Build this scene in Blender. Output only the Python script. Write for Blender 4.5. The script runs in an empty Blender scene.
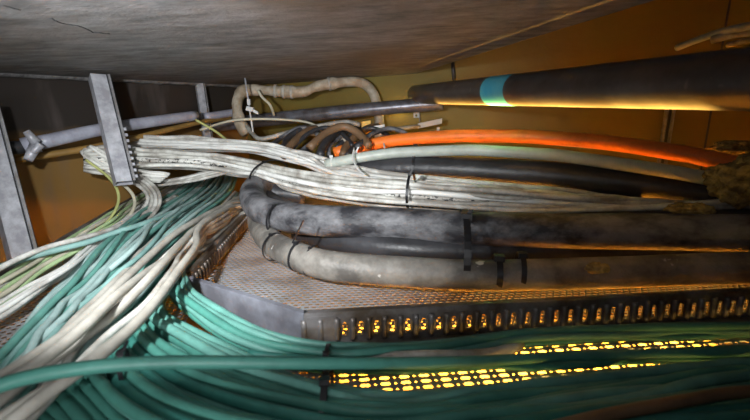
import bpy, math, random
from mathutils import Vector, kdtree
from mathutils.noise import noise as pnoise
random.seed(7)
R=random.Random(11)
sc=bpy.context.scene
COL=sc.collection
V=Vector
# ------------------------------------------------------------------ camera
FPX=420.0; CAMH=0.42
TH=math.atan(95/FPX)
CAM=V((0,0,CAMH))
FW=V((0,math.cos(TH),-math.sin(TH))); UP=V((0,math.sin(TH),math.cos(TH))); RT=V((1,0,0))
def ray(px,py): return FW+RT*((px-375)/FPX)-UP*((py-210)/FPX)
def P(px,py,d): return CAM+ray(px,py)*d
def G(px,py,z=0.0):
    r=ray(px,py); return CAM+r*((z-CAMH)/r.z)
def proj(p):
    q=p-CAM; d=q.dot(FW); return (375+FPX*q.dot(RT)/d, 210-FPX*q.dot(UP)/d)
def H(base,py):
    lo,hi=0,0.5
    for _ in range(30):
        m=(lo+hi)/2
        if proj(V((base.x,base.y,m)))[1]>py: lo=m
        else: hi=m
    return lo
cd=bpy.data.cameras.new('camera'); cam=bpy.data.objects.new('camera',cd); COL.objects.link(cam)
cd.sensor_width=36; cd.lens=FPX*36/750; cd.clip_start=0.01
cam.location=CAM; cam.rotation_euler=(math.pi/2-TH,0,0)
cd.dof.use_dof=True; cd.dof.focus_distance=1.6; cd.dof.aperture_fstop=4.5
sc.camera=cam
sc.view_settings.view_transform='Standard'
# ------------------------------------------------------------------ materials
def mat(name,base,rough=0.5,metal=0.0,dark=None,nscale=6,lo=0.4,hi=0.65,bump=0.0,bscale=60,spec=0.4,stretch=None,speck=None):
    m=bpy.data.materials.new(name); m.use_nodes=True; nt=m.node_tree; N=nt.nodes; L=nt.links
    b=N['Principled BSDF']; b.inputs['Roughness'].default_value=rough; b.inputs['Metallic'].default_value=metal
    b.inputs['Specular IOR Level'].default_value=spec
    tc=N.new('ShaderNodeTexCoord'); mp=N.new('ShaderNodeMapping'); L.new(tc.outputs['Object'],mp.inputs[0])
    if stretch: mp.inputs['Scale'].default_value=stretch
    if dark is None: dark=tuple(c*0.65 for c in base)
    no=N.new('ShaderNodeTexNoise'); no.inputs['Scale'].default_value=nscale; no.inputs['Detail'].default_value=8; no.inputs['Roughness'].default_value=0.65
    L.new(mp.outputs[0],no.inputs['Vector'])
    cr=N.new('ShaderNodeValToRGB'); e=cr.color_ramp.elements
    e[0].position=lo; e[0].color=(*dark,1); e[1].position=hi; e[1].color=(*base,1)
    L.new(no.outputs['Fac'],cr.inputs[0]); out=cr.outputs[0]
    if speck:
        scol,sscale,th=speck
        n2=N.new('ShaderNodeTexNoise'); n2.inputs['Scale'].default_value=sscale; n2.inputs['Detail'].default_value=3
        L.new(tc.outputs['Object'],n2.inputs['Vector'])
        c2=N.new('ShaderNodeValToRGB'); c2.color_ramp.elements[0].position=th; c2.color_ramp.elements[1].position=th+0.04
        L.new(n2.outputs['Fac'],c2.inputs[0])
        mx=N.new('ShaderNodeMix'); mx.data_type='RGBA'; L.new(c2.outputs[0],mx.inputs[0]); L.new(out,mx.inputs[6]); mx.inputs[7].default_value=(*scol,1)
        out=mx.outputs[2]
    L.new(out,b.inputs['Base Color'])
    if bump>0:
        n3=N.new('ShaderNodeTexNoise'); n3.inputs['Scale'].default_value=bscale; n3.inputs['Detail'].default_value=6
        L.new(mp.outputs[0],n3.inputs['Vector'])
        bp=N.new('ShaderNodeBump'); bp.inputs['Strength'].default_value=bump; bp.inputs['Distance'].default_value=0.01
        L.new(n3.outputs['Fac'],bp.inputs['Height']); L.new(bp.outputs[0],b.inputs['Normal'])
    return m
M={}
M['teal1']=mat('teal_a',(0.07,0.255,0.205),0.5,nscale=9)
M['teal2']=mat('teal_b',(0.125,0.325,0.275),0.5,nscale=9)
M['teal3']=mat('teal_c',(0.04,0.20,0.165),0.5,nscale=9)
M['teal4']=mat('teal_d',(0.24,0.42,0.39),0.5,nscale=9)
M['teal5']=mat('teal_e',(0.36,0.50,0.48),0.5,nscale=9)
M['white1']=mat('white_a',(0.66,0.66,0.62),0.5,dark=(0.34,0.32,0.29),nscale=11,lo=.42,hi=.58)
M['white0']=mat('white_clean',(0.70,0.70,0.67),0.5,dark=(0.42,0.41,0.38),nscale=10,lo=.3,hi=.5)
M['white2']=mat('white_b',(0.54,0.54,0.50),0.5,dark=(0.25,0.23,0.2),nscale=11,lo=.42,hi=.6)
M['white3']=mat('white_print',(0.64,0.64,0.60),0.5,dark=(0.3,0.28,0.25),nscale=11,lo=.42,hi=.58,speck=((0.02,0.02,0.02),110,0.55))
M['green']=mat('pale_green',(0.50,0.68,0.36),0.5,nscale=9)
M['cream']=mat('cream',(0.66,0.62,0.48),0.5,nscale=9)
M['yellowgreen']=mat('yellow_green',(0.55,0.58,0.22),0.5,nscale=9)
M['grey']=mat('warm_grey',(0.46,0.44,0.39),0.5,dark=(0.28,0.265,0.23),nscale=10)
M['beige']=mat('beige_hose',(0.50,0.44,0.35),0.6,dark=(0.28,0.22,0.15),nscale=18)
M['browncable']=mat('brown_cable',(0.22,0.13,0.07),0.5,nscale=8)
M['orange']=mat('orange',(0.85,0.20,0.03),0.42,dark=(0.5,0.11,0.02),nscale=7,lo=.3,hi=.55)
M['duct']=mat('duct_white',(0.52,0.56,0.50),0.4,nscale=7)
M['rubber']=mat('black_rubber',(0.045,0.045,0.05),0.42,dark=(0.02,0.02,0.022),nscale=9,bump=.3,bscale=30,spec=.5)
M['dusty']=mat('dusty_black',(0.19,0.19,0.20),0.55,dark=(0.022,0.022,0.026),nscale=13,lo=.40,hi=.62,bump=.8,bscale=22,stretch=(.6,1,1))
M['conduit']=mat('grey_conduit',(0.24,0.225,0.20),0.5,dark=(0.085,0.078,0.07),nscale=9,lo=.38,hi=.6,bump=.7,bscale=22,speck=((0.5,0.48,0.45),28,0.69))
M['bigpipe']=mat('dark_pipe',(0.085,0.075,0.07),0.30,dark=(0.05,0.042,0.038),nscale=8,speck=((0.13,0.11,0.09),18,0.68))
M['blue']=mat('blue_band',(0.05,0.36,0.52),0.5,dark=(0.10,0.42,0.52),nscale=14)
M['steelpipe']=mat('steel_pipe',(0.20,0.21,0.25),0.35,metal=.4,dark=(0.09,0.08,0.08),nscale=12)
M['bluegrey']=mat('bluegrey_pipe',(0.44,0.46,0.54),0.35,dark=(0.28,0.28,0.34),nscale=9)
M['ochrepipe']=mat('ochre_pipe',(0.36,0.21,0.06),0.5,nscale=9)
M['steel']=mat('galvanised',(0.40,0.40,0.42),0.45,metal=.55,dark=(0.24,0.22,0.20),nscale=18,bump=.1)
M['tray']=mat('tray_steel',(0.40,0.41,0.42),0.45,metal=.3,dark=(0.20,0.18,0.16),nscale=7,lo=.32,hi=.55)
M['rail']=mat('rail_steel',(0.27,0.26,0.26),0.42,metal=.5,dark=(0.10,0.075,0.055),nscale=10)
M['plate']=mat('rail_plate',(0.24,0.25,0.29),0.45,metal=.3,dark=(0.13,0.13,0.15),nscale=12)
M['strut']=mat('strut_steel',(0.50,0.51,0.55),0.45,metal=.2,dark=(0.3,0.3,0.33),nscale=25)
M['groove']=mat('dark_groove',(0.02,0.02,0.022),0.7)
M['tie']=mat('black_tie',(0.015,0.015,0.017),0.4)
M['whitetie']=mat('white_tie',(0.7,0.7,0.68),0.4)
M['clump']=mat('foam_clump',(0.55,0.42,0.15),0.95,dark=(0.2,0.14,0.05),nscale=30,bump=1,bscale=60)
M['yellow']=mat('yellow_plastic',(0.8,0.45,0.03),0.5)
M['wall']=mat('mustard_wall',(0.17,0.135,0.026),0.65,dark=(0.16,0.10,0.018),nscale=3,lo=.3,hi=.7,bump=.3,bscale=20)
M['ground']=mat('ochre_ground',(0.62,0.36,0.10),0.8,dark=(0.5,0.28,0.07),nscale=4)
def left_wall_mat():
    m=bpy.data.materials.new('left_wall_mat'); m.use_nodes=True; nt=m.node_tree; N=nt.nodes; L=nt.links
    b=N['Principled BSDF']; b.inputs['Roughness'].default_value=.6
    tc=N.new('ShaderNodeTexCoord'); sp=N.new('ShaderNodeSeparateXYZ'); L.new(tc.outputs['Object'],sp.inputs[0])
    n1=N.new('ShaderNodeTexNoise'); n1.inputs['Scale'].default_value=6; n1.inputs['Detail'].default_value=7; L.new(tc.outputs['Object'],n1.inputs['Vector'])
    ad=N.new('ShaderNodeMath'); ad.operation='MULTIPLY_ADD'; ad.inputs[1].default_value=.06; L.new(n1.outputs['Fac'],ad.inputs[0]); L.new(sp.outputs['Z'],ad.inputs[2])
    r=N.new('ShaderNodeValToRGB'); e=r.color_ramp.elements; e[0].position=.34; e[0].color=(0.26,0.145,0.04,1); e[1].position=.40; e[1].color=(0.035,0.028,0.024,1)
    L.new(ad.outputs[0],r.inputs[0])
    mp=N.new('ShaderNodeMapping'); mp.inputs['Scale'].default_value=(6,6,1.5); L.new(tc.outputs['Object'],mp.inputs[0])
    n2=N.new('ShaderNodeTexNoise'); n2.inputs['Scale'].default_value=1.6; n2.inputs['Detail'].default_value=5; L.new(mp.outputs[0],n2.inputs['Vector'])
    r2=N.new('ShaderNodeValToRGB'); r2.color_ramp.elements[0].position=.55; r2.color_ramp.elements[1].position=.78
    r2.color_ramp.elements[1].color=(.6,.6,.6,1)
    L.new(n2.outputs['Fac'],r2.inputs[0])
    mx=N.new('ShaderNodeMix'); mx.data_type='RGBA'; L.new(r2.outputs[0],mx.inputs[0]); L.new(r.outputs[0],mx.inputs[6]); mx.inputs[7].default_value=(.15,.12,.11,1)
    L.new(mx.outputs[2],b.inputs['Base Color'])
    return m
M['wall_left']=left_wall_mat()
def ceil_mat():
    m=bpy.data.materials.new('slab_concrete'); m.use_nodes=True; nt=m.node_tree; N=nt.nodes; L=nt.links
    b=N['Principled BSDF']; b.inputs['Roughness'].default_value=.7
    tc=N.new('ShaderNodeTexCoord'); mp=N.new('ShaderNodeMapping'); mp.inputs['Rotation'].default_value=(0,0,.35); mp.inputs['Scale'].default_value=(1,2.6,1)
    L.new(tc.outputs['Object'],mp.inputs[0])
    n1=N.new('ShaderNodeTexNoise'); n1.inputs['Scale'].default_value=9; n1.inputs['Detail'].default_value=10; n1.inputs['Roughness'].default_value=.75; L.new(mp.outputs[0],n1.inputs['Vector'])
    r=N.new('ShaderNodeValToRGB'); e=r.color_ramp.elements; e[0].position=.36; e[0].color=(0.075,0.072,0.073,1); e[1].position=.68; e[1].color=(0.27,0.265,0.265,1)
    L.new(n1.outputs['Fac'],r.inputs[0])
    n2=N.new('ShaderNodeTexNoise'); n2.inputs['Scale'].default_value=2.2; n2.inputs['Detail'].default_value=3; L.new(tc.outputs['Object'],n2.inputs['Vector'])
    r2=N.new('ShaderNodeValToRGB'); r2.color_ramp.elements[0].position=.56; r2.color_ramp.elements[1].position=.70; r2.color_ramp.elements[1].color=(.7,.7,.7,1)
    L.new(n2.outputs['Fac'],r2.inputs[0])
    mx=N.new('ShaderNodeMix'); mx.data_type='RGBA'; L.new(r2.outputs[0],mx.inputs[0]); L.new(r.outputs[0],mx.inputs[6]); mx.inputs[7].default_value=(.13,.10,.07,1)
    L.new(mx.outputs[2],b.inputs['Base Color'])
    # fine board-mark lines
    w=N.new('ShaderNodeTexWave'); w.inputs['Scale'].default_value=28; w.inputs['Distortion'].default_value=6; w.inputs['Detail'].default_value=4; w.inputs['Detail Scale'].default_value=2
    mp2=N.new('ShaderNodeMapping'); mp2.inputs['Rotation'].default_value=(0,0,1.2); L.new(tc.outputs['Object'],mp2.inputs[0]); L.new(mp2.outputs[0],w.inputs['Vector'])
    bp=N.new('ShaderNodeBump'); bp.inputs['Strength'].default_value=.35; bp.inputs['Distance'].default_value=.004
    add=N.new('ShaderNodeMath'); add.operation='ADD'; L.new(w.outputs['Fac'],add.inputs[0]); L.new(n1.outputs['Fac'],add.inputs[1])
    L.new(add.outputs[0],bp.inputs['Height']); L.new(bp.outputs[0],b.inputs['Normal'])
    return m
M['ceil']=ceil_mat()
# ------------------------------------------------------------------ mesh helpers
class MB:
    def __init__(s): s.v=[]; s.f=[]; s.sm=[]
    def add(s,vs,fs,smooth=False):
        o=len(s.v); s.v+= [tuple(x) for x in vs]; s.f+=[tuple(i+o for i in f) for f in fs]; s.sm+=[smooth]*len(fs)
    def box(s,c,ax,ay,az):   # centre and three half-axis vectors
        c=V(c); vs=[c+ax*i+ay*j+az*k for i in(-1,1) for j in(-1,1) for k in(-1,1)]
        s.add(vs,[(0,1,3,2),(4,6,7,5),(0,4,5,1),(2,3,7,6),(0,2,6,4),(1,5,7,3)])
    def tube(s,pts,r,n=10,cap=True,flat=1.0,rr=None):
        pts=[V(p) for p in pts]; m=len(pts)
        t0=(pts[1]-pts[0]).normalized(); u=t0.cross(V((0,0,1)))
        if u.length<.1: u=t0.cross(V((0,1,0)))
        u.normalize(); vs=[]
        for i,p in enumerate(pts):
            t=(pts[min(i+1,m-1)]-pts[max(i-1,0)]).normalized()
            u=(u-t*u.dot(t)).normalized(); w=t.cross(u)
            ri=rr[i] if rr else r
            for k in range(n):
                a=2*math.pi*k/n; vs.append(p+(u*math.cos(a)+w*math.sin(a)*flat)*ri)
        fs=[(i*n+k,i*n+(k+1)%n,(i+1)*n+(k+1)%n,(i+1)*n+k) for i in range(m-1) for k in range(n)]
        if cap: fs+=[tuple(reversed(range(n))),tuple((m-1)*n+k for k in range(n))]
        s.add(vs,fs,True)
    def extrude(s,prof,A,B,x,y):  # 2-D profile carried from A to B
        n=len(prof); vs=[A+x*p[0]+y*p[1] for p in prof]+[B+x*p[0]+y*p[1] for p in prof]
        s.add(vs,[(i,(i+1)%n,n+(i+1)%n,n+i) for i in range(n)]+[tuple(reversed(range(n))),tuple(range(n,2*n))])
    def build(s,name,m,parent=None):
        me=bpy.data.meshes.new(name); me.from_pydata(s.v,[],s.f); me.polygons.foreach_set('use_smooth',s.sm); me.update()
        me.materials.append(m); o=bpy.data.objects.new(name,me); COL.objects.link(o)
        if parent:
            o.parent=parent
            o.matrix_parent_inverse=parent_inv(parent)
        return o
def parent_inv(p):
    from mathutils import Matrix
    return Matrix.Translation(-p.location) if p.parent is None else Matrix.Identity(4)
def tag(o,label=None,cat=None,group=None,kind=None):
    if label: o['label']=label
    if cat: o['category']=cat
    if group: o['group']=group
    if kind: o['kind']=kind
    return o
def empty(name,loc,label,cat,group=None):
    o=bpy.data.objects.new(name,None); o.empty_display_size=.02; COL.objects.link(o); o.location=loc
    return tag(o,label,cat,group)
def cr(pts,step=.012):
    """Catmull-Rom through pts, then resampled to even spacing"""
    pts=[V(p) for p in pts]; q=[pts[0]*2-pts[1]]+pts+[pts[-1]*2-pts[-2]]; out=[]
    for i in range(1,len(q)-2):
        a,b,c,d=q[i-1:i+3]
        for k in range(24):
            t=k/24; out.append(.5*((2*b)+(c-a)*t+(2*a-5*b+4*c-d)*t*t+(3*b-a-3*c+d)*t**3))
    out.append(pts[-1]); res=[out[0]]; acc=0
    for i in range(1,len(out)):
        seg=(out[i]-out[i-1]).length; acc+=seg
        if acc>=step: res.append(out[i]); acc=0
    if (res[-1]-out[-1]).length>1e-4: res.append(out[-1])
    return res
# ------------------------------------------------------------------ setting
def wall(name,a,b,z0,z1,m,th=.05,out=None):
    d=(V(b)-V(a)).normalized(); n=V((-d.y,d.x,0)) if out is None else out
    mb=MB(); c=(V(a)+V(b))/2+V((0,0,(z0+z1)/2))+n*th/2
    L_=(V(b)-V(a)).length/2
    mb.box(c,d*L_,n*th/2,V((0,0,(z1-z0)/2))); return tag(mb.build(name,m),kind='structure')
GZ=-.40
WL0=V((-1.34,1.5,0)); WL1=V((-.85,2.85,0)); dl=(WL1-WL0).normalized()
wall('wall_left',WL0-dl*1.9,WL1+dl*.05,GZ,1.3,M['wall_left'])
wall('wall_back',WL1,V((3.2,1.35,0)),GZ,1.5,M['wall'])
mb=MB(); mb.box((.5,1,GZ-.03),V((3,0,0)),V((0,2.6,0)),V((0,0,.03))); tag(mb.build('floor',M['ground']),kind='structure')
ca,cb,cc=P(0,75,1.5),P(250,86,2.72),P(655,0,.80)
cn=(cb-ca).cross(cc-ca).normalized()
if cn.z>0: cn=-cn
def CE(px,py):
    r=ray(px,py); return CAM+r*((ca-CAM).dot(cn)/r.dot(cn))
e1=CE(395,80); e2=CE(655,0); ed=(e2-e1).normalized()
def onplane(x,y): return V((x,y,ca.z-((x-ca.x)*cn.x+(y-ca.y)*cn.y)/cn.z))
E1=e1-ed*.05; E2=e2+ed*1.2
if e1.y>2.9: pass
poly=[onplane(-2.3,-.9),onplane(E2.x,E2.y),onplane(E1.x,E1.y),onplane(-.8,3.0),onplane(-2.3,2.0)]
# subdivide slab underside a little for relief; slab thickness .12 m
mb=MB(); n=len(poly); top=[p+V((0,0,.13)) for p in poly]
mb.add(poly+top,[tuple(reversed(range(n))),tuple(range(n,2*n))]+[(i,(i+1)%n,n+(i+1)%n,n+i) for i in range(n)])
tag(mb.build('ceiling',M['ceil']),kind='structure')
# ragged mortar lip along the slab edge at the left wall
mb=MB(); pts=[]; rr=[]
for k in range(60):
    t=k/59; a=WL0-dl*.5; p=a+(WL1-a)*t; q=onplane(p.x+.03,p.y-.02); q.z+=.004
    pts.append(q+V((0,0,pnoise(V((k*.5,0,0)))*.006))); rr.append(.016+.010*pnoise(V((k*.37,3,0))))
mb.tube(pts,.02,8,rr=rr); tag(mb.build('trim_1',M['ceil']),kind='structure')
# cracks and small spalls in the slab underside
def crack(pix,w,name,label):
    mb=MB(); ps=[]
    for a,b in zip(pix[:-1],pix[1:]):
        for k in range(6):
            t=k/6; ps.append(CE(a[0]+(b[0]-a[0])*t+R.uniform(-1,1),a[1]+(b[1]-a[1])*t+R.uniform(-.6,.6)))
    rr=[w*(.4+.6*abs(math.sin(i*1.7))) for i in range(len(ps))]
    mb.tube(ps,w,6,rr=rr,flat=1); o=mb.build(name,M['groove']); return tag(o,label,'crack')
crack([(2,5),(25,11)],.0012,'ceiling_crack','thin dark crack in the concrete slab near its left edge')
crack([(50,18),(58,22),(80,26),(92,32),(112,34)],.0016,'ceiling_crack','jagged dark crack in the concrete slab above the tall strut')
# ------------------------------------------------------------------ perforated sheets
def inside(p,poly):
    c=False; n=len(poly)
    for i in range(n):
        a,b=poly[i],poly[(i+1)%n]
        if (a[1]>p[1])!=(b[1]>p[1]) and p[0]<(b[0]-a[0])*(p[1]-a[1])/(b[1]-a[1])+a[0]: c=not c
    return c
def perforated(mb,o,ex,ey,nrm,u0,u1,v0,v1,cells,ph,hh,test=None,th=.0015,stag=0):
    """grid of punched cells; cells=[(cell width, hole half width)], ph row pitch, hh hole half height per cell"""
    v=v0; row=0
    while v<v1-1e-6:
        row+=1; u=u0+(stag if row%2 else 0); k=0
        while u<u1-1e-6:
            w,hw,hv=cells[k%len(cells)]; k+=1
            c=o+ex*(u+w/2)+ey*(v+ph/2)
            if test is None or test(c):
                A,B=w/2,ph/2; ch=min(hw,hv)*.55
                q=[(-hw+ch,-hv),(hw-ch,-hv),(hw,-hv+ch),(hw,hv-ch),(hw-ch,hv),(-hw+ch,hv),(-hw,hv-ch),(-hw,-hv+ch)]
                pts=[(-A,-B),(A,-B),(A,B),(-A,B)]+q
                vs=[c+ex*p[0]+ey*p[1] for p in pts]+[c+ex*p[0]+ey*p[1]-nrm*th for p in q]
                fs=[(0,1,5,4),(1,6,5),(1,2,7,6),(2,8,7),(2,3,9,8),(3,10,9),(3,0,11,10),(0,4,11)]
                fs+=[(4+i,4+(i+1)%8,12+(i+1)%8,12+i) for i in range(8)]
                mb.add(vs,fs)
            u+=w
        v+=ph
UZ=V((0,0,1))
CELLS=[(.0215,.0080,.0040),(.0115,.0024,.0024)]
# right tray
rb0=G(305,345); rb1=G(760,317); ex=(rb1-rb0).normalized(); ey=V((-ex.y,ex.x,0))
polyF=[G(172,380),G(188,306),rb0,rb0+ex*2.0,G(1100,470),G(560,640),G(150,560)]
polyM=[G(188,306),G(252,226),V((-.35,2.55,0)),V((2.6,1.5,0)),rb0+ex*2.0,rb0]  # rear stretch to the wall is unseen, added to block light from beneath
polyFx=[(p.x,p.y) for p in polyF]; polyMx=[(p.x,p.y) for p in polyM]
DOTS=[(.0165,.0057,.0046)]
trayF=empty('cable_tray',G(400,420),'lower front steel tray with glowing yellow slots under the teal cables','cable tray')
mb=MB(); perforated(mb,rb0,ex,ey,UZ,-.9,1.9,-.9,.02,CELLS,.0152,0,lambda c:inside((c.x,c.y),polyFx)); mb.build('floor_panel',M['tray'],trayF)
tray=empty('cable_tray',rb0,'steel tray with small round holes carrying the grey conduit and black cables','cable tray')
mb=MB(); perforated(mb,rb0,ex,ey,UZ,-1.2,2.4,-.4,2.0,DOTS,.0135,0,lambda c:inside((c.x,c.y),polyMx),stag=.00825)
mb.build('floor_panel',M['tray'],tray)
# side rail with tall punched slots
def rail(parent,a,b,h,name,m,lip,pitch=.024,slot=True):
    d=(b-a); L_=d.length; d.normalize(); n=V((-d.y,d.x,0))
    mb=MB()
    if slot:
        z=.004
        perforated(mb,a+V((0,0,0)),d,UZ,n,0,L_,h*.16,h*.16+h*.62,[(pitch,pitch*.15,h*.22)],h*.62,0,th=.0025)
        for k in range(int(L_/pitch)+1): mb.tube([a+d*(k*pitch)-n*.001+UZ*h*.12,a+d*(k*pitch)-n*.003+UZ*h*.2,a+d*(k*pitch)-n*.003+UZ*h*.74,a+d*(k*pitch)-n*.001+UZ*h*.82],pitch*.2,8)
        mb.box((a+b)/2+UZ*(h*.08),d*L_/2,n*.0012,UZ*(h*.08))
        mb.box((a+b)/2+UZ*(h*.89),d*L_/2,n*.0012,UZ*(h*.11))
    else: mb.box((a+b)/2+UZ*h/2,d*L_/2,n*.0015,UZ*h/2)
    mb.box((a+b)/2+UZ*h+n*lip/2,d*L_/2,n*abs(lip)/2,UZ*.0018)
    mb.box((a+b)/2+UZ*(h-.005)+n*lip,d*L_/2,n*.0012,UZ*.005)
    return mb.build(name,m,parent)
hr=.062
rail(tray,rb0,rb0+ex*1.9,hr,'side_rail',M['rail'],.014,pitch=.030)
cA=G(190,304); cB=rb0.copy()
rail(tray,cA,cB,hr,'corner_rail',M['plate'],.012,slot=False)
# splice plate with bolts at the corner
mb=MB(); pc=rb0+ex*.03-ey*.004+UZ*.03; mb.box(pc,ex*.03,ey*.0015,UZ*.026)
sp=mb.build('splice_plate',M['rail'],tray)
for k in range(2):
    for j in (-1,1):
        mb=MB(); c=pc+ex*(-.012+.028*k)+UZ*(.012*j)-ey*.002
        mb.tube([c,c-ey*.006],.006,6); mb.tube([c-ey*.006,c-ey*.010],.003,8)
        b=mb.build('bolt',M['steel']); b.parent=sp; b.matrix_parent_inverse=parent_inv(tray)
# long shelf strip seen beyond the splice plate, low flange
mb=MB(); mb.box(rb0+ex*.95-ey*.012+UZ*.002,ex*.95,ey*.012,UZ*.0015); mb.build('flange',M['rail'],tray)
# left tray
la=G(-25,318); lb=G(140,206); ld=(lb-la).normalized()
ra=G(193,294); rb=G(250,224); rd=(rb-ra).normalized()
trayL=empty('cable_tray',la,'perforated steel cable tray on the left under white and teal cables','cable tray')
exl=ld; eyl=V((-ld.y,ld.x,0))
polyL=[la-ld*.6,lb+ld*.35,rb+rd*.25,ra,G(172,380),G(150,560),G(-200,640)]
polyLx=[(p.x,p.y) for p in polyL]
mb=MB(); perforated(mb,la,exl,eyl,UZ,-.8,1.7,-1.6,.2,DOTS,.0135,0,lambda c:inside((c.x,c.y),polyLx),stag=.00825); mb.build('floor_panel',M['tray'],trayL)
rail(trayL,la-ld*.6,lb+ld*.3,.055,'side_rail',M['rail'],.012)
rail(trayL,ra,rb+rd*.12,.055,'side_rail',M['rail'],.012)
# ------------------------------------------------------------------ uprights
def strut(a,b,w,dep,name,label,groove=True,cat='strut',teeth=False):
    t=empty(name,b,label,cat); d=(b-a).normalized()
    view=((a+b)/2-CAM).normalized(); x=d.cross(view).normalized()
    if x.x<0: x=-x
    y=x.cross(d).normalized()
    if y.dot(view)<0: y=-y
    x=(x*.94+y*.25).normalized(); y=(y-x*y.dot(x)).normalized()
    th=.0035; W=w/2
    # C-channel, open toward +x, with in-turned lips
    prof=[(-W,0),(W,0),(W,dep*.16),(W-th,dep*.16),(W-th,th),(-W+th,th),(-W+th,dep-th),(W-th,dep-th),(W-th,dep*.84),(W,dep*.84),(W,dep),(-W,dep)]
    mb=MB(); mb.extrude(prof,a,b,x,y); mb.build('channel',M['strut'],t)
    mb=MB(); mb.extrude([(W+.001,dep*.10),(W+.004,dep*.10),(W+.004,dep*.35),(W+.001,dep*.35)],a,b,x,y)
    mb.extrude([(W*.62,-.002),(W*.74,-.002),(W*.74,.002),(W*.62,.002)],a,b,x,y); mb.build('groove',M['groove'],t)
    mb=MB(); mb.extrude([(W*.78,-.004),(W,-.004),(W,.003),(W*.78,.003)],a,b,x,y); mb.build('lip',M['steel'],t)
    if teeth:
        mb=MB()
        for k in range(9):
            c=b+(a-b)*(.04+.055*k)+x*(W+.005)+y*.004; mb.box(c,x*.006,y*.003,d*.005)
        mb.build('notched_edge',M['strut'],t)
    return t
strut(P(-16,100,1.22),P(27,262,1.22),.062,.05,'strut_channel','thick grey steel strut at the left picture edge')
strut(P(100,74,1.50),P(126,181,1.45),.060,.045,'strut_channel','long grey steel strut crossing the blue-grey pipe, white cables behind it',teeth=True)
strut(P(200,80,2.3),P(209,141,2.3),.046,.03,'strut_channel','short dark steel strut standing between the two far pipes')
# ------------------------------------------------------------------ pipes
def pipe(pts,r,m,name,label,cat='pipe',n=28,group=None,step=.03):
    mb=MB(); mb.tube(cr(pts,step),r,n); return tag(mb.build(name,m),label,cat,group)
bp0,bp1=P(416,94.5,2.28),P(750,79,.655); bd=(bp1-bp0).normalized()
big=pipe([bp0,bp0+(bp1-bp0)*.5,bp1+bd*.5],.0485,M['bigpipe'],'water_pipe','thick dark glossy pipe with a blue band at upper right')
def along(px):   # point of the big pipe axis that projects to px
    lo,hi=0,1
    for _ in range(40):
        m=(lo+hi)/2
        if proj(bp0+(bp1-bp0)*m)[0]<px: lo=m
        else: hi=m
    return bp0+(bp1-bp0)*lo
mb=MB(); mb.tube([along(493),along(517)],.0492,28,cap=False); b_=mb.build('blue_band',M['blue'],big); tag(b_,'blue painted band')
b_.matrix_parent_inverse.identity()
pipe([P(210,126,2.42),P(330,113,2.30),P(443,103,2.20)],.036,M['steelpipe'],'metal_pipe','dark grey metal pipe running under the beige insulated hose')
pipe([P(38,143,1.42),P(110,128,1.66),P(196,115.5,2.05)],.0235,M['bluegrey'],'waste_pipe','blue-grey pipe along the left wall with a grey branch fitting')
pipe([P(205,117,2.2),P(237,112,2.36)],.020,M['bluegrey'],'waste_pipe','short blue-grey pipe end between dark strut and hanging hose')
pipe([P(10,161,1.44),P(110,144,1.68),P(196,123,2.12),P(235,117,2.42)],.0125,M['ochrepipe'],'ochre_pipe','thin ochre pipe just below the blue-grey pipe on the left')
# branch fitting
f=empty('pipe_fitting',P(30,145,1.40),'grey flared branch fitting at the left end of blue-grey pipe','pipe fitting')
mb=MB(); mb.tube([P(24,147,1.39),P(38,143,1.41)],.030,20); mb.build('collar',M['bluegrey'],f)
mb=MB(); mb.tube([P(36,145,1.38),P(28,160,1.35)],.014,16,rr=[.018,.013]); mb.build('branch',M['strut'],f)
mb=MB(); mb.tube([P(36,143,1.37),P(26,131,1.35)],.012,16,rr=[.016,.010]); mb.build('branch',M['strut'],f)
mb=MB(); mb.tube([P(27,158,1.36),P(41,144,1.36)],.012,16,rr=[.009,.012]); mb.build('clamp',M['strut'],f)
# left end dark pipe
pipe([P(-40,152,1.3),P(24,147,1.39)],.022,M['rubber'],'dark_pipe','dark pipe stub entering the branch fitting from the left')
# hose insulated
hose=[P(247,134,2.2),P(240,122,2.2),P(237,104,2.22),P(242,92,2.25),P(256,90,2.28),P(300,92,2.28),P(318,86,2.28),P(345,82,2.3),P(362,83,2.32),P(373,93,2.34),P(378,110,2.36),P(380,128,2.36)]
hc=cr(hose,.02); rr=[.032*(.92+.12*math.sin(i*.6)+.06*math.sin(i*1.7)) if i<len(hc)*.62 else .027 for i in range(len(hc))]
mb=MB(); mb.tube(hc,.03,16,rr=rr); h=tag(mb.build('insulated_hose',M['beige']),'beige wrapped hose looping below the concrete slab','hose')
mb=MB()
for fr in (.36,.40,.44,.60):
    i=int(fr*len(hc)); p=hc[i]; d=(hc[i+1]-hc[i-1]).normalized(); mb=MB(); mb.tube([p-d*.006,p+d*.006],.036,16); k_=mb.build('tape_wrap',M['grey'],None); k_.parent=h
# small loops behind
def thin(pts,r,m,label,name='thin_cable',cat='cable',group=None):
    mb=MB(); mb.tube(cr(pts,.012),r,8); return tag(mb.build(name,m),label,cat,group)
thin([P(247,126,2.15),P(252,133,2.1),P(262,139,2.05),P(290,132,2.05),P(320,126,2.0),P(345,122,2.0),P(360,125,2.0)],.011,M['white2'],'pale looping cable below the dark metal pipe')
thin([P(258,90,2.2),P(262,97,2.2),P(270,105,2.2),P(274,115,2.26)],.007,M['cream'],'cream cable hanging beside the threaded rod')
thin([P(200,130,2.1),P(230,121,2.1),P(262,119,2.08),P(300,121,2.06),P(316,126,2.04),P(322,134,2.0)],.006,M['cream'],'thin cream cable draped in front of the metal pipe')
thin([P(196,120,2.0),P(215,131,2.0),P(229,142,1.98)],.006,M['yellowgreen'],'thin yellow cable behind the short dark strut')
thin([P(285,140,2.0),P(300,133,1.95),P(330,137,1.9),P(352,142,1.85)],.008,M['beige'],'beige cable lying over the dark cable tangle')
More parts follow.
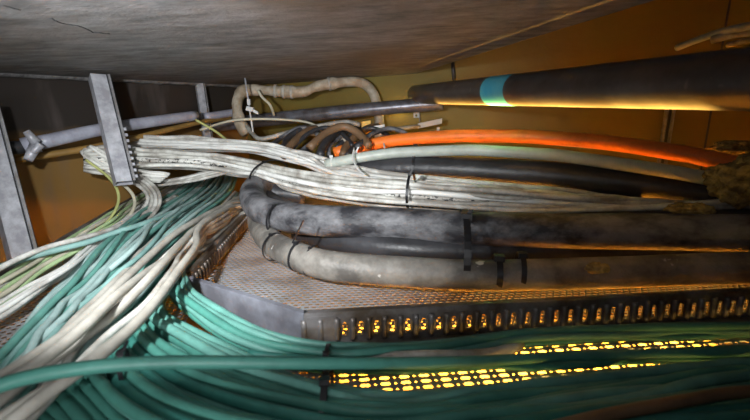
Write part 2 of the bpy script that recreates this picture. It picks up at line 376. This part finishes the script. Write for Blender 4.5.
# dark tangle
for k in range(13):
    x=286+k*7+R.uniform(-3,3); s1=R.uniform(-4,4); s2=R.uniform(-5,5); dd=R.uniform(-.06,.08); rd_=R.choice([.010,.013,.017])
    mb=MB(); pts=[P(x-14,156,1.72+dd),P(x-9+s1,147+s1*.4,1.78+dd),P(x+2+s2,137+s1*.5,1.86+dd),P(x+12+s1,130+s2*.5,1.95+dd),P(x+24+s2,128+s1,2.10)]
    if k%3==0: pts=[P(x-16,148,1.78+dd),P(x,134+s2*.5,1.84+dd),P(x+18,128+s1*.5,1.88+dd),P(x+34,134,1.86+dd),P(x+44,146,1.80+dd)]
    mb.tube(cr(pts,.02),rd_,14); tag(mb.build('dark_cable',M[['dusty','rubber','browncable','rubber'][k%4]]),'dark cable curving up in the tangle left of the orange tube','cable','dark cable tangle')
# threaded rod
t=empty('threaded_rod',P(243,70,2.1),'thin steel threaded rod hanging from slab through white clamp','hanger rod')
mb=MB(); mb.tube([P(243.5,68,2.1),P(250,112,2.1)],.0045,8); mb.build('rod',M['strut'],t)
mb=MB(); mb.tube([P(249,106,2.09),P(253,132,2.09)],.004,8); c0=P(250,109,2.08); mb.box(c0,V((.016,0,-.004)),V((0,.012,0)),V((.003,0,.010))); mb.box(P(256,112,2.08),V((.012,0,-.006)),V((0,.008,0)),V((0,0,.007)));mb.box(P(249,102,2.08),V((.007,0,0)),V((0,.008,0)),V((0,0,.014)))
mb.build('clamp',M['whitetie'],t)
# slotted bracket at big pipe end
t=empty('slotted_bracket',P(415,70,2.18),'upright slotted white steel bracket behind left end of thick dark pipe','bracket')
a,b=P(415.5,68,2.40),P(416.5,124,2.34); d=(b-a).normalized(); xx=RT; 
mb=MB(); perforated(mb,a,d,xx,V((0,-1,0)),0,.30,-.016,.016,[(.025,.007,.006)],.032,0,th=.003); mb.build('slotted_plate',M['whitetie'],t)
mb=MB(); mb.box((a+b)/2+xx*.018+V((0,.01,0)),xx*.002,V((0,.014,0)),d*.155); mb.build('flange',M['steel'],t)
# horizontal arm
t=empty('support_arm',P(441,121,2.2),'short horizontal pale steel arm above the orange tube','bracket')
mb=MB(); mb.tube([P(388,130,2.12),P(420,126,2.16)],.010,12); mb.build('rod',M['beige'],t)
mb=MB(); a,b=P(418,126,2.15),P(442,121,2.16); mb.extrude([(-.013,0),(.013,0),(.013,.02),(.010,.02),(.010,.003),(-.010,.003),(-.010,.02),(-.013,.02)],a,b,V((0,0,1)),V((0,1,0)))
mb.box(P(438,131,2.15),V((.006,0,0)),V((0,.006,0)),V((0,0,.02))); mb.build('channel',M['whitetie'],t)
# thin rod at upper background and bracket behind orange
t=empty('wall_bracket',P(664,108,1.9),'dark upright bracket on the mustard wall behind orange tube','bracket')
wbx=V((.02,-.007,0)); mb=MB(); mb.box(P(667,128,1.92),wbx*.35,V((0,.012,0)),V((0,0,.16))); mb.build('upright',M['rubber'],t)
mb=MB(); mb.box(P(664,128,1.90),wbx*.18,V((0,.008,0)),V((0,0,.16))); mb.box(P(671,128,1.90),wbx*.14,V((0,.008,0)),V((0,0,.16))); mb.build('rib',M['steel'],t)
a,b=P(452,55,2.25),P(454,80,2.25); mb=MB(); mb.tube([a,b],.010,10); tag(mb.build('hanger_rod',M['rubber']),'dark rod hanging above the left part of the thick pipe','hanger rod')
# wall panel joint
mb=MB(); wd=(V((3.2,1.35,0))-WL1).normalized(); wn=V((-wd.y,wd.x,0))
for px in (702,):
    sl=(px-375)/FPX; 
    q=WL1+wd*((sl*WL1.y-WL1.x)/(wd.x-sl*wd.y)); mb.box(q+UZ*.45,wd*.004,wn*.003,UZ*.8)
tag(mb.build('trim_2',M['rubber']),kind='structure')
# upper-right cables
c1=tag(None,None) if False else None
thin([P(677,48,1.3),P(700,39,1.22),P(725,31,1.12),P(760,24,1.0)],.010,M['cream'],'cream cable end with beige sleeve at the upper right corner')
thin([P(712,40,1.15),P(735,34,1.1),P(765,30,1.0)],.011,M['beige'],'beige sleeve lying on the cream cable at upper right')
thin([P(728,45,1.3),P(745,41,1.2),P(765,39,1.1)],.008,M['beige'],'short dim beige cable below the sleeve, upper right corner')
# yellow plug and white tag near the orange tube
t=empty('cable_connector',P(369,128,2.0),'yellow plastic connector beside the white tag','connector')
mb=MB(); mb.box(P(366,124,2.05),V((.022,0,.004)),V((0,.012,0)),V((0,0,.014))); mb.build('body',M['yellow'],t)
mb=MB(); mb.box(P(369,133,2.04),V((.016,0,0)),V((0,.008,0)),V((0,0,.010))); mb.build('plug',M['yellow'],t)
mb=MB(); c=P(379.5,131,1.95); mb.box(c,V((.026,0,.004)),V((0,.002,0)),V((-.003,0,.026))); t=tag(mb.build('cable_tag',M['whitetie']),'square white tag hung over the end of the orange tube','tag')
mb=MB(); mb.tube([P(383,136,1.93),P(384.5,148,1.7)],.003,6); k_=mb.build('tag_tie',M['whitetie']); k_.parent=t
# ------------------------------------------------------------------ heavy cables
heavy=[]
def hv(pts,r,m,name,label,cat='cable',wob=.003,n=24):
    c=cr(pts,.02)
    for i in range(1,len(c)-1): c[i]=c[i]+V((0,pnoise(V((i*.11,r*99,0)))*wob*2,pnoise(V((i*.13,5,r*77)))*wob))
    heavy.append((c,r)); mb=MB(); mb.tube(c,r,n); return tag(mb.build(name,m),label,cat)
# grey conduit on the tray floor
conduit=hv([P(268,205,1.50),P(260,213,1.46),P(259,224,1.40),P(268,238,1.27),P(289,252,1.14),P(325,265,1.04),P(400,272,1.01),P(480,275,.985),P(560,274,.98),P(650,271,.98),P(760,268,.95),P(900,262,.95)],.037,M['conduit'],'grey_conduit','dusty grey conduit lying lowest on the perforated tray','conduit')
hv([P(300,232,1.36),P(330,240,1.26),P(400,248,1.16),P(480,252,1.13),P(600,250,1.10),P(760,250,1.06),P(900,248,1.05)],.034,M['rubber'],'heavy_cable','black heavy cable squeezed between upper black cable and grey conduit')
hv([P(300,188,1.72),P(275,182,1.66),P(258,186,1.56),P(253,196,1.46),P(260,208,1.36),P(285,216,1.27),P(330,221,1.21),P(400,224,1.17),P(480,229,1.11),P(600,231,1.06),P(760,233,1.0),P(900,234,.98)],.0455,M['dusty'],'heavy_cable','thick dusty black cable bending back at its left end')
hv([P(305,196,1.62),P(262,192,1.60),P(275,205,1.48),P(330,222,1.34),P(440,226,1.28),P(600,224,1.18),P(760,222,1.10)],.036,M['rubber'],'heavy_cable','black cable half hidden behind the thick dusty cable')
hv([P(318,166,1.72),P(350,169,1.66),P(420,168,1.56),P(500,171,1.46),P(600,180,1.34),P(680,190,1.24),P(740,198,1.18)],.044,M['rubber'],'heavy_cable','thick smooth black cable directly under the white tube')
hv([P(326,164,1.62),P(345,160,1.60),P(400,153,1.56),P(470,150,1.46),P(560,156,1.34),P(640,167,1.25),P(730,183,1.16)],.0195,M['duct'],'white_duct','smooth white tube running between the orange tube and black cable','tube')
hv([P(334,153,1.85),P(355,148,1.84),P(400,140,1.78),P(460,136,1.68),P(530,137,1.56),P(600,142,1.44),P(680,153,1.30),P(770,172,1.16),P(850,184,1.1)],.0255,M['orange'],'orange_duct','bright orange tube running to the right','tube')
# ------------------------------------------------------------------ thin cable strands
strands=[]   # dict(pts, r, mat, name, label, cat, group)
def smoothrand(n,amp,rg):
    return [rg.uniform(-amp,amp) for _ in range(n)]
def bundle(st,n,r,mats,label,group,name='insulated_cable',jit=.35,weave=.10,layers=2,seed=1,rvar=.12):
    rg=random.Random(seed); ns=len(st)
    for i in range(n):
        u0=(i+.5)/n; lay=rg.random()
        off=smoothrand(ns,weave,rg); pts=[]
        for k,(xa,ya,xb,yb,A,B,md) in enumerate(st):
            u=min(1,max(0,u0+off[k]+rg.uniform(-jit,jit)/n)); x=xa+(xb-xa)*u; y=ya+(yb-ya)*u
            w=min(1,max(0,lay+rg.uniform(-.2,.2))); s=A+(B-A)*w
            pts.append(G(x,y,s) if md=='z' else P(x,y,s))
        strands.append(dict(pts=cr(pts,.012),r=r*rg.uniform(1-rvar,1+rvar),m=mats[rg.randrange(len(mats))],name=name,label=label,group=group))
def single(pix,r,m,label,name='insulated_cable',group=None,fix=False):
    pts=[G(x,y,s) if md=='z' else P(x,y,s) for x,y,s,md in pix]
    strands.append(dict(pts=cr(pts,.012),r=r,m=m,name=name,label=label,group=group,fix=fix))
T=['teal1','teal2','teal3','teal1']; TL=['teal4','teal5','teal4','teal5','teal2']
z='z'; d='d'
# T1 teal fan down-left
bundle([(200,166,240,172,.08,.11,z),(178,190,232,190,.07,.11,z),(130,218,205,214,.06,.11,z),(100,246,172,246,.05,.10,z),(68,280,128,286,.01,.07,z),(42,310,86,316,.01,.06,z),(10,350,52,356,.01,.06,z),(-28,400,14,410,.01,.05,z),(-60,440,-30,450,.01,.05,z)],
 40,.0064,TL,'pale teal cable fanning down toward the lower left corner','teal cables fanning to the lower left',seed=3)
# T1c darker core beneath
bundle([(190,170,238,174,.02,.06,z),(150,205,218,205,.01,.04,z),(112,240,190,240,.01,.05,z),(95,275,160,280,.01,.05,z),(80,310,140,312,.01,.04,z),(60,350,110,352,.01,.03,z),(30,390,80,400,.01,.03,z),(0,440,60,450,.01,.02,z)],
 12,.0070,['teal3','teal1'],'dark teal cable buried deep under the grey cables','buried teal cables',seed=4)
# T2 sweep to right along the bottom
bundle([(205,178,236,180,.01,.03,z),(170,222,210,222,.01,.03,z),(140,262,182,262,.01,.04,z),(100,306,160,302,.01,.05,z),(84,348,148,328,.01,.06,z),(112,396,190,360,.01,.06,z),(190,440,280,394,.01,.06,z),(300,470,370,404,.01,.06,z),(430,480,460,406,.01,.05,z),(600,470,600,388,.01,.05,z),(780,450,780,366,.01,.05,z),(960,440,960,352,.01,.05,z)],
 21,.0080,T,'teal cable sweeping in a broad curve along the bottom edge to the right','teal cables sweeping right along the bottom',seed=5)
# T4 between
bundle([(168,262,188,262,.03,.06,z),(128,312,162,304,.03,.06,z),(145,345,192,326,.03,.07,z),(205,382,250,356,.03,.06,z),(285,405,305,384,.03,.05,z),(380,418,390,400,.02,.05,z),(490,410,490,394,.01,.04,z),(600,392,600,374,.01,.03,z),(760,375,760,360,.01,.03,z)],
 6,.0080,['teal1','teal2','teal1'],'bright teal cable crossing beneath the long single teal cable','bright teal cables under the long cable',seed=6)
# T3 upper band by the corner rail
bundle([(182,248,196,250,.05,.06,z),(170,285,184,283,.05,.07,z),(184,306,198,300,.05,.07,z),(240,346,262,334,.03,.05,z),(318,362,335,352,.01,.03,z),(400,360,400,351,.01,.02,z),(460,353,460,344,.01,.02,z),(540,341,540,335,.01,.015,z),(640,336,640,331,.01,.015,z),(820,331,820,327,.01,.015,z)],
 6,.0072,['teal1','teal2','teal1'],'bright teal cable bending around the steel corner rail to the right','teal cables bending around the corner rail',seed=8)
# middle right: lone teals that close the slot window
bundle([(240,356,262,350,.02,.04,z),(330,366,345,361,.01,.03,z),(420,369,420,364,.01,.03,z),(500,365,500,361,.01,.03,z),(580,360,580,356,.01,.03,z),(660,357,660,353,.01,.02,z),(820,352,820,348,.01,.02,z)],
 3,.0078,['teal3','teal1'],'dark teal cable between the two glowing rows of slots','dark teal cables between the glowing slots',seed=9)
# bottom-left stubs
for k in range(6):
    x=18+k*15
    single([(x-8,372+k,.02,z),(x-4,388-k,.035,z),(x+10,402-k*2,.035,z),(x+40,432,.02,z),(x+70,455,.02,z)],.0088,'teal1','teal cable dipping under the pair of grey cables at the lower left',group='teal cables at the lower left corner')
# greys
GR=[('broad grey cable, upper left of the grey set',[(240,198,.09,z),(212,216,.11,z),(176,240,.11,z),(136,276,.10,z),(100,312,.09,z),(58,346,.08,z),(20,372,.08,z),(-40,402,.07,z)]),
 ('grey cable second from left in the grey set',[(242,202,.09,z),(216,222,.11,z),(182,252,.115,z),(146,290,.11,z),(104,330,.09,z),(58,362,.08,z),(10,396,.08,z),(-40,430,.07,z)]),
 ('grey cable crossing above its neighbours toward the corner',[(244,206,.09,z),(222,228,.11,z),(196,258,.12,z),(164,302,.12,z),(128,340,.11,z),(84,374,.10,z),(30,408,.09,z),(-20,440,.07,z)]),
 ('grey cable rising beside the slotted rail',[(246,212,.06,z),(226,232,.07,z),(198,246,.09,z),(158,270,.10,z),(120,300,.12,z),(82,338,.115,z),(40,368,.10,z),(-30,412,.08,z)]),
 ('pale grey cable outermost toward the slotted rail',[(247,208,.05,z),(230,236,.06,z),(206,254,.08,z),(182,276,.09,z),(150,318,.10,z),(110,352,.10,z),(60,388,.09,z),(0,425,.08,z)])]
for i,(lb_,px) in enumerate(GR): single([(x-8 if y>212 else x,y,zz,q) for x,y,zz,q in px],.0086,'grey',lb_)
bundle([(222,184,242,196,.06,.10,z),(196,210,228,216,.06,.10,z),(160,236,202,238,.07,.11,z),(136,258,180,262,.07,.11,z),(92,300,150,304,.06,.10,z),(60,336,108,342,.05,.09,z),(10,385,60,395,.04,.08,z),(-30,420,10,440,.04,.07,z)],
 6,.0066,['white2','grey','teal5','white1'],'pale thin cable lying among the broad grey cables','pale cables among the grey cables',seed=12)
# short loops by the slotted rail
for k in range(4):
    s=k*6
    single([(243-s*.4,206+k*2,.06,z),(228-s,224+k*3,.09,z),(210-s,238+k*2,.09,z),(200-s,256,.07,z),(186-s,280,.05,z)],.0095,['grey','white2','grey','browncable'][k],['pale grey','whitish','dull grey','brown'][k]+' short cable looping over the slotted rail')
# W left, white/green thin
MW=['white0','white1','cream','green','white0','green','teal5','cream']
bundle([(160,180,212,174,.05,.10,z),(134,196,176,190,.04,.09,z),(96,222,140,216,.03,.09,z),(60,244,104,242,.03,.08,z),(18,264,74,268,.02,.07,z),(-14,284,38,292,.02,.06,z),(-50,304,0,318,.02,.05,z),(-90,325,-50,345,.01,.04,z)],
 34,.0052,MW,'thin white or pale green cable streaming down to the left edge','thin pale cables streaming to the left edge',seed=13)
single([(190,206,.10,z),(140,226,.10,z),(90,242,.09,z),(50,251,.09,z),(18,260,.08,z),(-20,275,.07,z)],.0075,'teal4','pale teal cable lying uppermost along the left tray edge')
single([(176,196,.10,z),(130,222,.09,z),(90,236,.10,z),(50,246,.10,z),(10,262,.09,z),(-20,280,.08,z)],.0065,'white1','dull white cable along the rail just above the pale teal one')
single([(86,160,1.55,d),(108,176,1.55,d),(118,190,1.50,d),(119,204,1.45,d),(108,222,1.38,d),(80,244,1.25,d),(40,262,1.1,d),(-20,285,.95,d)],.005,'yellowgreen','thin yellow-green cable hanging in a bow below the long strut')
single([(92,166,1.58,d),(116,180,1.58,d),(132,192,1.52,d),(136,208,1.46,d),(122,226,1.38,d),(90,246,1.25,d),(60,262,1.12,d)],.006,'cream','cream cable hanging in a bow under the long strut')
for k in range(4):
    single([(100+k*10,168+k*2,1.62,d),(128+k*5,178,1.60,d),(146+k*4,190,1.55,d),(149+k*4,203,1.50,d),(138+k*4,218,1.42,d),(110+k*3,238,1.32,d),(70+k*2,262,1.15,d)],.0065,'white2' if k%2 else 'white1','white cable bowing down right of the long strut foot',group='white cables bowing at the strut foot')
# whites from upper bundle joining the fan
bundle([(150,186,162,180,1.78,1.72,d),(175,184,185,178,1.74,1.68,d),(205,178,215,170,1.72,1.66,d),(240,170,246,162,1.72,1.66,d)],
 6,.0065,['white1','white2'],'white cable crossing from the strut foot to the main white bundle','white cross cables',seed=15)
# W2 main horizontal bundle
bundle([(84,150,84,170,1.60,1.56,d),(110,146,112,172,1.66,1.58,d),(150,151,150,168,1.72,1.60,d),(200,153,200,169,1.74,1.60,d),(245,161,245,177,1.70,1.56,d),(300,173,300,192,1.58,1.44,d),(350,179,350,202,1.48,1.34,d),(410,182,410,209,1.40,1.28,d),(500,190,500,213,1.32,1.22,d),(600,200,600,216,1.25,1.18,d),(700,207,700,218,1.2,1.14,d),(820,212,820,222,1.15,1.10,d)],
 25,.0078,['white1','white0','white0','white2','white3','white3','grey','white2'],'thin white cable in the main bundle crossing the picture','white cables of the main bundle',seed=16,weave=.05)
bundle([(128,137,128,147,1.86,1.78,d),(160,137,160,148,1.86,1.78,d),(200,139,200,150,1.84,1.76,d),(250,142,250,152,1.80,1.72,d),(285,149,285,159,1.74,1.66,d),(318,160,318,167,1.68,1.62,d),(360,172,360,178,1.60,1.56,d),(420,180,420,186,1.5,1.45,d),(520,190,520,194,1.4,1.36,d),(640,202,640,206,1.3,1.26,d)],
 9,.0082,['white0','white1','white0'],'upper white cable starting behind the long strut','upper white cables',seed=17)
# frayed left ends
bundle([(80,152,92,145,1.55,1.62,d),(92,160,108,150,1.56,1.62,d),(106,170,122,164,1.58,1.62,d),(125,178,140,172,1.6,1.62,d),(160,182,170,174,1.62,1.64,d)],
 9,.006,['white1','white1','white2'],'loose white cable end left of the long strut','loose white cable ends',seed=18)
single([(320,357,.015,z),(360,357,.02,z),(420,354,.02,z),(470,350,.015,z),(520,344,.01,z)],.010,'white2','off-white cable on the tray just below the corner splice plate')
single([(1000,395,.05,z),(760,390,.06,z),(680,402,.07,z),(600,416,.07,z),(540,432,.07,z),(440,460,.05,z)],.008,'browncable','brown cable crossing the dark lower right corner')
# the long single cable
single([(-60,410,.11,z),(0,384,.12,z),(60,371,.125,z),(124,364,.12,z),(200,362,.11,z),(300,363,.09,z),(400,363,.06,z),(480,361,.04,z),(560,357,.03,z),(660,354,.03,z),(780,350,.03,z),(960,345,.03,z)],.0088,'teal1','long single teal cable lying on top across the whole width',fix=True)
# ------------------------------------------------------------------ relaxation: push strands apart
RLEN=(rb-ra).length; RN=V((rd.y,-rd.x,0))
def relax(iters=14):
    X=[];S=[];RR=[];FX=[]
    for si,s in enumerate(strands):
        n=len(s['pts'])
        for i,p in enumerate(s['pts']):
            X.append(p.copy()); S.append(si); RR.append(s['r']); FX.append(s.get('fix',False) or i==0 or i==n-1)
    N_=len(X); rmax=max(RR)
    hp=[]
    for c,r in heavy:
        for p in c: hp.append((p,r))
    hk=kdtree.KDTree(len(hp)); 
    for i,(p,r) in enumerate(hp): hk.insert(p,i)
    hk.balance()
    for it in range(iters):
        kd=kdtree.KDTree(N_)
        for i,p in enumerate(X): kd.insert(p,i)
        kd.balance()
        D=[V((0,0,0)) for _ in range(N_)]; C=[0]*N_
        for i in range(N_):
            ri=RR[i]
            for co,j,ds in kd.find_range(X[i],ri+rmax):
                if S[j]==S[i]: continue
                m=ri+RR[j]-ds
                if m>0:
                    dv=(X[i]-co)
                    if ds<1e-6: dv=V((0,0,1 if S[i]>S[j] else -1)); ds=1
                    wgt=1.0 if FX[j] and not FX[i] else .5
                    D[i]+=dv/ds*m*wgt*.9; C[i]+=1
        for i in range(N_):
            if FX[i]: continue
            X[i]=X[i]+D[i]/max(1,C[i]*.6)
            if it%2==0:
                for co,j,ds in hk.find_range(X[i],.06):
                    m=hp[j][1]+RR[i]-ds
                    if m>0 and ds>1e-6: X[i]=X[i]+(X[i]-co)/ds*min(m,.01)
            if X[i].z<.115:
                q=X[i]-ra; tt=q.dot(rd)
                if -.02<tt<RLEN+.10:
                    lat=q.dot(RN)
                    if -.03-RR[i]<lat+RR[i]+.016 and lat<.15: X[i]=X[i]-RN*max(0,lat+RR[i]+.016)
            if X[i].z<RR[i]+.001: X[i].z=RR[i]+.001
        if it<iters-2:
            Y=[p.copy() for p in X]
            for i in range(1,N_-1):
                if not FX[i] and S[i-1]==S[i]==S[i+1]: Y[i]=X[i]*.6+(X[i-1]+X[i+1])*.2
            X=Y
    for it in range(5):
        Y=[p.copy() for p in X]
        for i in range(1,N_-1):
            if S[i-1]==S[i]==S[i+1]: Y[i]=X[i]*.4+(X[i-1]+X[i+1])*.3
        X=Y
    k=0
    for s in strands:
        n=len(s['pts']); s['pts']=X[k:k+n]; k+=n
relax()
for s in strands:
    mb=MB(); mb.tube(s['pts'],s['r'],10)
    tag(mb.build(s['name'],M[s['m']]),s['label'],'cable',s.get('group'))
# ------------------------------------------------------------------ cable ties
def tie(c,axis,ra,rb,label,m='tie',w=.004,upv=None,tail=.03):
    """flat strap ring, half-sizes ra (sideways) and rb (up), round axis; with head and cut tail"""
    axis=axis.normalized(); s=axis.cross(UZ).normalized(); u=s.cross(axis).normalized()
    n=36; mb=MB(); vs=[]
    for k in range(n):
        a=2*math.pi*k/n; r0=s*math.cos(a)*ra+u*math.sin(a)*rb; o=(s*math.cos(a)+u*math.sin(a)).normalized()*.0018
        for q in (r0-axis*w,r0+axis*w,r0+axis*w+o,r0-axis*w+o): vs.append(c+q)
    fs=[(k*4+j,k*4+(j+1)%4,((k+1)%n)*4+(j+1)%4,((k+1)%n)*4+j) for k in range(n) for j in range(4)]
    mb.add(vs,fs); t=tag(mb.build('cable_tie',M[m]),label,'cable tie')
    mb=MB(); hc_=c+u*rb*.92+s*ra*.35*(1 if s.y<0 else -1); mb.box(hc_+u*.003,axis*w*1.6,s*w*1.3,u*w); k_=mb.build('tie_head',M[m]); k_.parent=t
    if tail:
        mb=MB(); mb.box(hc_+u*tail*.5+axis*.006,axis*w*.7,s*.0008,(u+axis*.5)*tail*.5); k_=mb.build('tie_tail',M[m]); k_.parent=t
    return t
AX=V((1,-.12,0))
tie(P(463,249,1.065),AX,.118,.100,'broad black tie strapping thick black cable to grey conduit',w=.008,tail=.02)
tie(P(497,272,.985),AX,.042,.040,'black strap around grey conduit just right of the broad tie',w=.007,tail=0)
tie(P(520,270,.985),AX,.043,.042,'black strap around grey conduit furthest to the right',w=.006,tail=0)
tie(P(275,247,1.19),V((1,-.9,-.1)),.040,.040,'black tie around the conduit bend, left one',w=.003,tail=.0)
tie(P(299,256,1.10),V((1,-.6,-.1)),.040,.040,'black tie around the conduit bend, with long tail pointing up right',w=.003,tail=.07)
tie(P(312,261,1.07),V((1,-.4,-.1)),.040,.040,'thin black tie around the conduit, third from the bend',w=.0025,tail=0)
tie(P(411,191,1.34),V((1,-.25,0)),.080,.058,'black tie cinching the white bundle above thick black cable',w=.004,tail=.03)
tie(P(270,176,1.58),V((1,-.6,-.2)),.100,.060,'black tie around the white bundle beside the black cable bend',w=.004,tail=.0)
tie(P(414,168,1.565),V((1,-.2,0)),.047,.046,'black tie on the smooth black cable below the white tube',w=.004,tail=0)
tie(P(124,365,.595),V((1,.3,0)),.020,.022,'black tie knotted around the long teal cable at left',w=.003,tail=.02)
tie(G(327,360,.035),V((1,.0,0)),.035,.018,'black tie on the teal cables next to the corner splice plate',w=.003,tail=.0)
tie(G(327,394,.035),V((1,.0,0)),.055,.034,'black tie around bottom teal cables near the centre of the picture',w=.0045,tail=.0)
tie(P(277,219,1.26),V((1,-.5,-.1)),.046,.046,'dark tie around the thick dusty cable bend',w=.003,tail=.0)
tie(P(356,158,1.60),V((1,-.1,0)),.022,.024,'white tie around the white tube near the orange tube end','whitetie',w=.004,tail=.02)
thin([P(354,148,1.56),P(353,158,1.53),P(357,168,1.50),P(365,175,1.46)],.003,M['whitetie'],'loose white tie tail hanging over the white tube',name='tie_tail',cat='cable tie')
tie(P(331,163,1.62),V((1,.2,0)),.024,.026,'white tie at the left end of the white tube','whitetie',w=.004,tail=.0)
# ------------------------------------------------------------------ clumps of insulation
def clump(c,sx,sy,sz,label,seed):
    import bmesh
    bm=bmesh.new(); bmesh.ops.create_icosphere(bm,subdivisions=5,radius=1)
    for v in bm.verts:
        p=v.co.copy(); k=1+.35*pnoise(p*1.7+V((seed,0,0)))+.20*pnoise(p*4+V((0,seed,0)))+.12*pnoise(p*10)+.07*pnoise(p*24)
        v.co=V((p.x*k*sx,p.y*k*sy,p.z*k*sz))
    me=bpy.data.meshes.new('c'); bm.to_mesh(me); bm.free(); me.materials.append(M['clump']); me.polygons.foreach_set('use_smooth',[True]*len(me.polygons))
    o=bpy.data.objects.new('insulation_clump',me); COL.objects.link(o); o.location=c; tag(o,label,'insulation')
clump(P(745,181,1.10),.085,.06,.058,'large frayed brown foam clump over tube ends at right edge',1)
clump(P(690,209,1.04),.055,.03,.014,'small flat brown foam crumb on the thick black cable',5)
clump(P(598,268,.935),.026,.014,.012,'small brown dirt lump stuck on the grey conduit',9)
clump(P(742,149,1.45),.10,.05,.03,'brown foam wad above the orange tube at right edge',14)
# ------------------------------------------------------------------ lights
def area(loc,tgt,size,power,col,name,sy=None,spread=math.pi):
    l=bpy.data.lights.new(name,'AREA'); l.shape='RECTANGLE'; l.size=size; l.size_y=sy or size; l.energy=power; l.color=col; l.spread=spread
    o=bpy.data.objects.new(name,l); COL.objects.link(o); o.location=loc; o.rotation_euler=(V(tgt)-V(loc)).to_track_quat('-Z','Y').to_euler(); return o
def spot(loc,tgt,power,col,ang,blend,name,rad=.05):
    l=bpy.data.lights.new(name,'SPOT'); l.energy=power; l.color=col; l.spot_size=ang; l.spot_blend=blend; l.shadow_soft_size=rad
    o=bpy.data.objects.new(name,l); COL.objects.link(o); o.location=loc; o.rotation_euler=(V(tgt)-V(loc)).to_track_quat('-Z','Y').to_euler(); return o
def point(loc,power,col,name,rad=.04):
    l=bpy.data.lights.new(name,'POINT'); l.energy=power; l.color=col; l.shadow_soft_size=rad
    o=bpy.data.objects.new(name,l); COL.objects.link(o); o.location=loc; return o
spot(V((-.34,.22,.515)),P(262,190,1.6),84,(.95,.98,1),math.radians(88),.9,'work_light',.02)
spot(V((-.15,-.45,.30)),P(275,40,1.6),62,(.96,.97,1),math.radians(70),1.0,'added_ceiling_fill',.15)  # unseen spot behind the camera, added to brighten the ceiling
YC=(1,.60,.12)
area(V((.55,1.32,-.22)),V((.55,1.36,-1)),1.3,62,YC,'lamp_under_tray',sy=.36,spread=math.radians(70))
point(P(560,205,1.9),.5,(1,.78,.25),'lamp_behind')
point(P(470,150,2.15),.5,(1,.78,.25),'lamp_behind_pipe')
point(P(395,112,2.42)-V((0,.05,0)),.3,(1,.78,.25),'lamp_back')
pa,pb=along(438),along(690); off=V((0,-.055,-.115)); pd=(pb-pa).normalized()
lo=area((pa+pb)/2+off,(pa+pb)/2,(pb-pa).length,6.5,(1,.56,.10),'added_pipe_strip',sy=.006,spread=math.radians(58))  # unseen strip added under the big pipe to light its underside yellow
from mathutils import Matrix
zc=off-pd*off.dot(pd); zc.normalize(); yc=zc.cross(pd)
lo.rotation_euler=Matrix((pd,yc,zc)).transposed().to_euler()
area(V((.55,.50,-.10)),V((.55,.88,.03)),1.1,4.5,(1,.58,.12),'added_rail_fill',sy=.05)  # unseen area light added beneath the front tray to brighten the side rail
area(V((-.1,.02,.47)),P(230,200,1.6),.12,.7,(.95,.98,1),'camera_fill')
w=bpy.data.worlds.new('world'); sc.world=w; w.use_nodes=True
w.node_tree.nodes['Background'].inputs[0].default_value=(.5,.5,.55,1); w.node_tree.nodes['Background'].inputs[1].default_value=.03
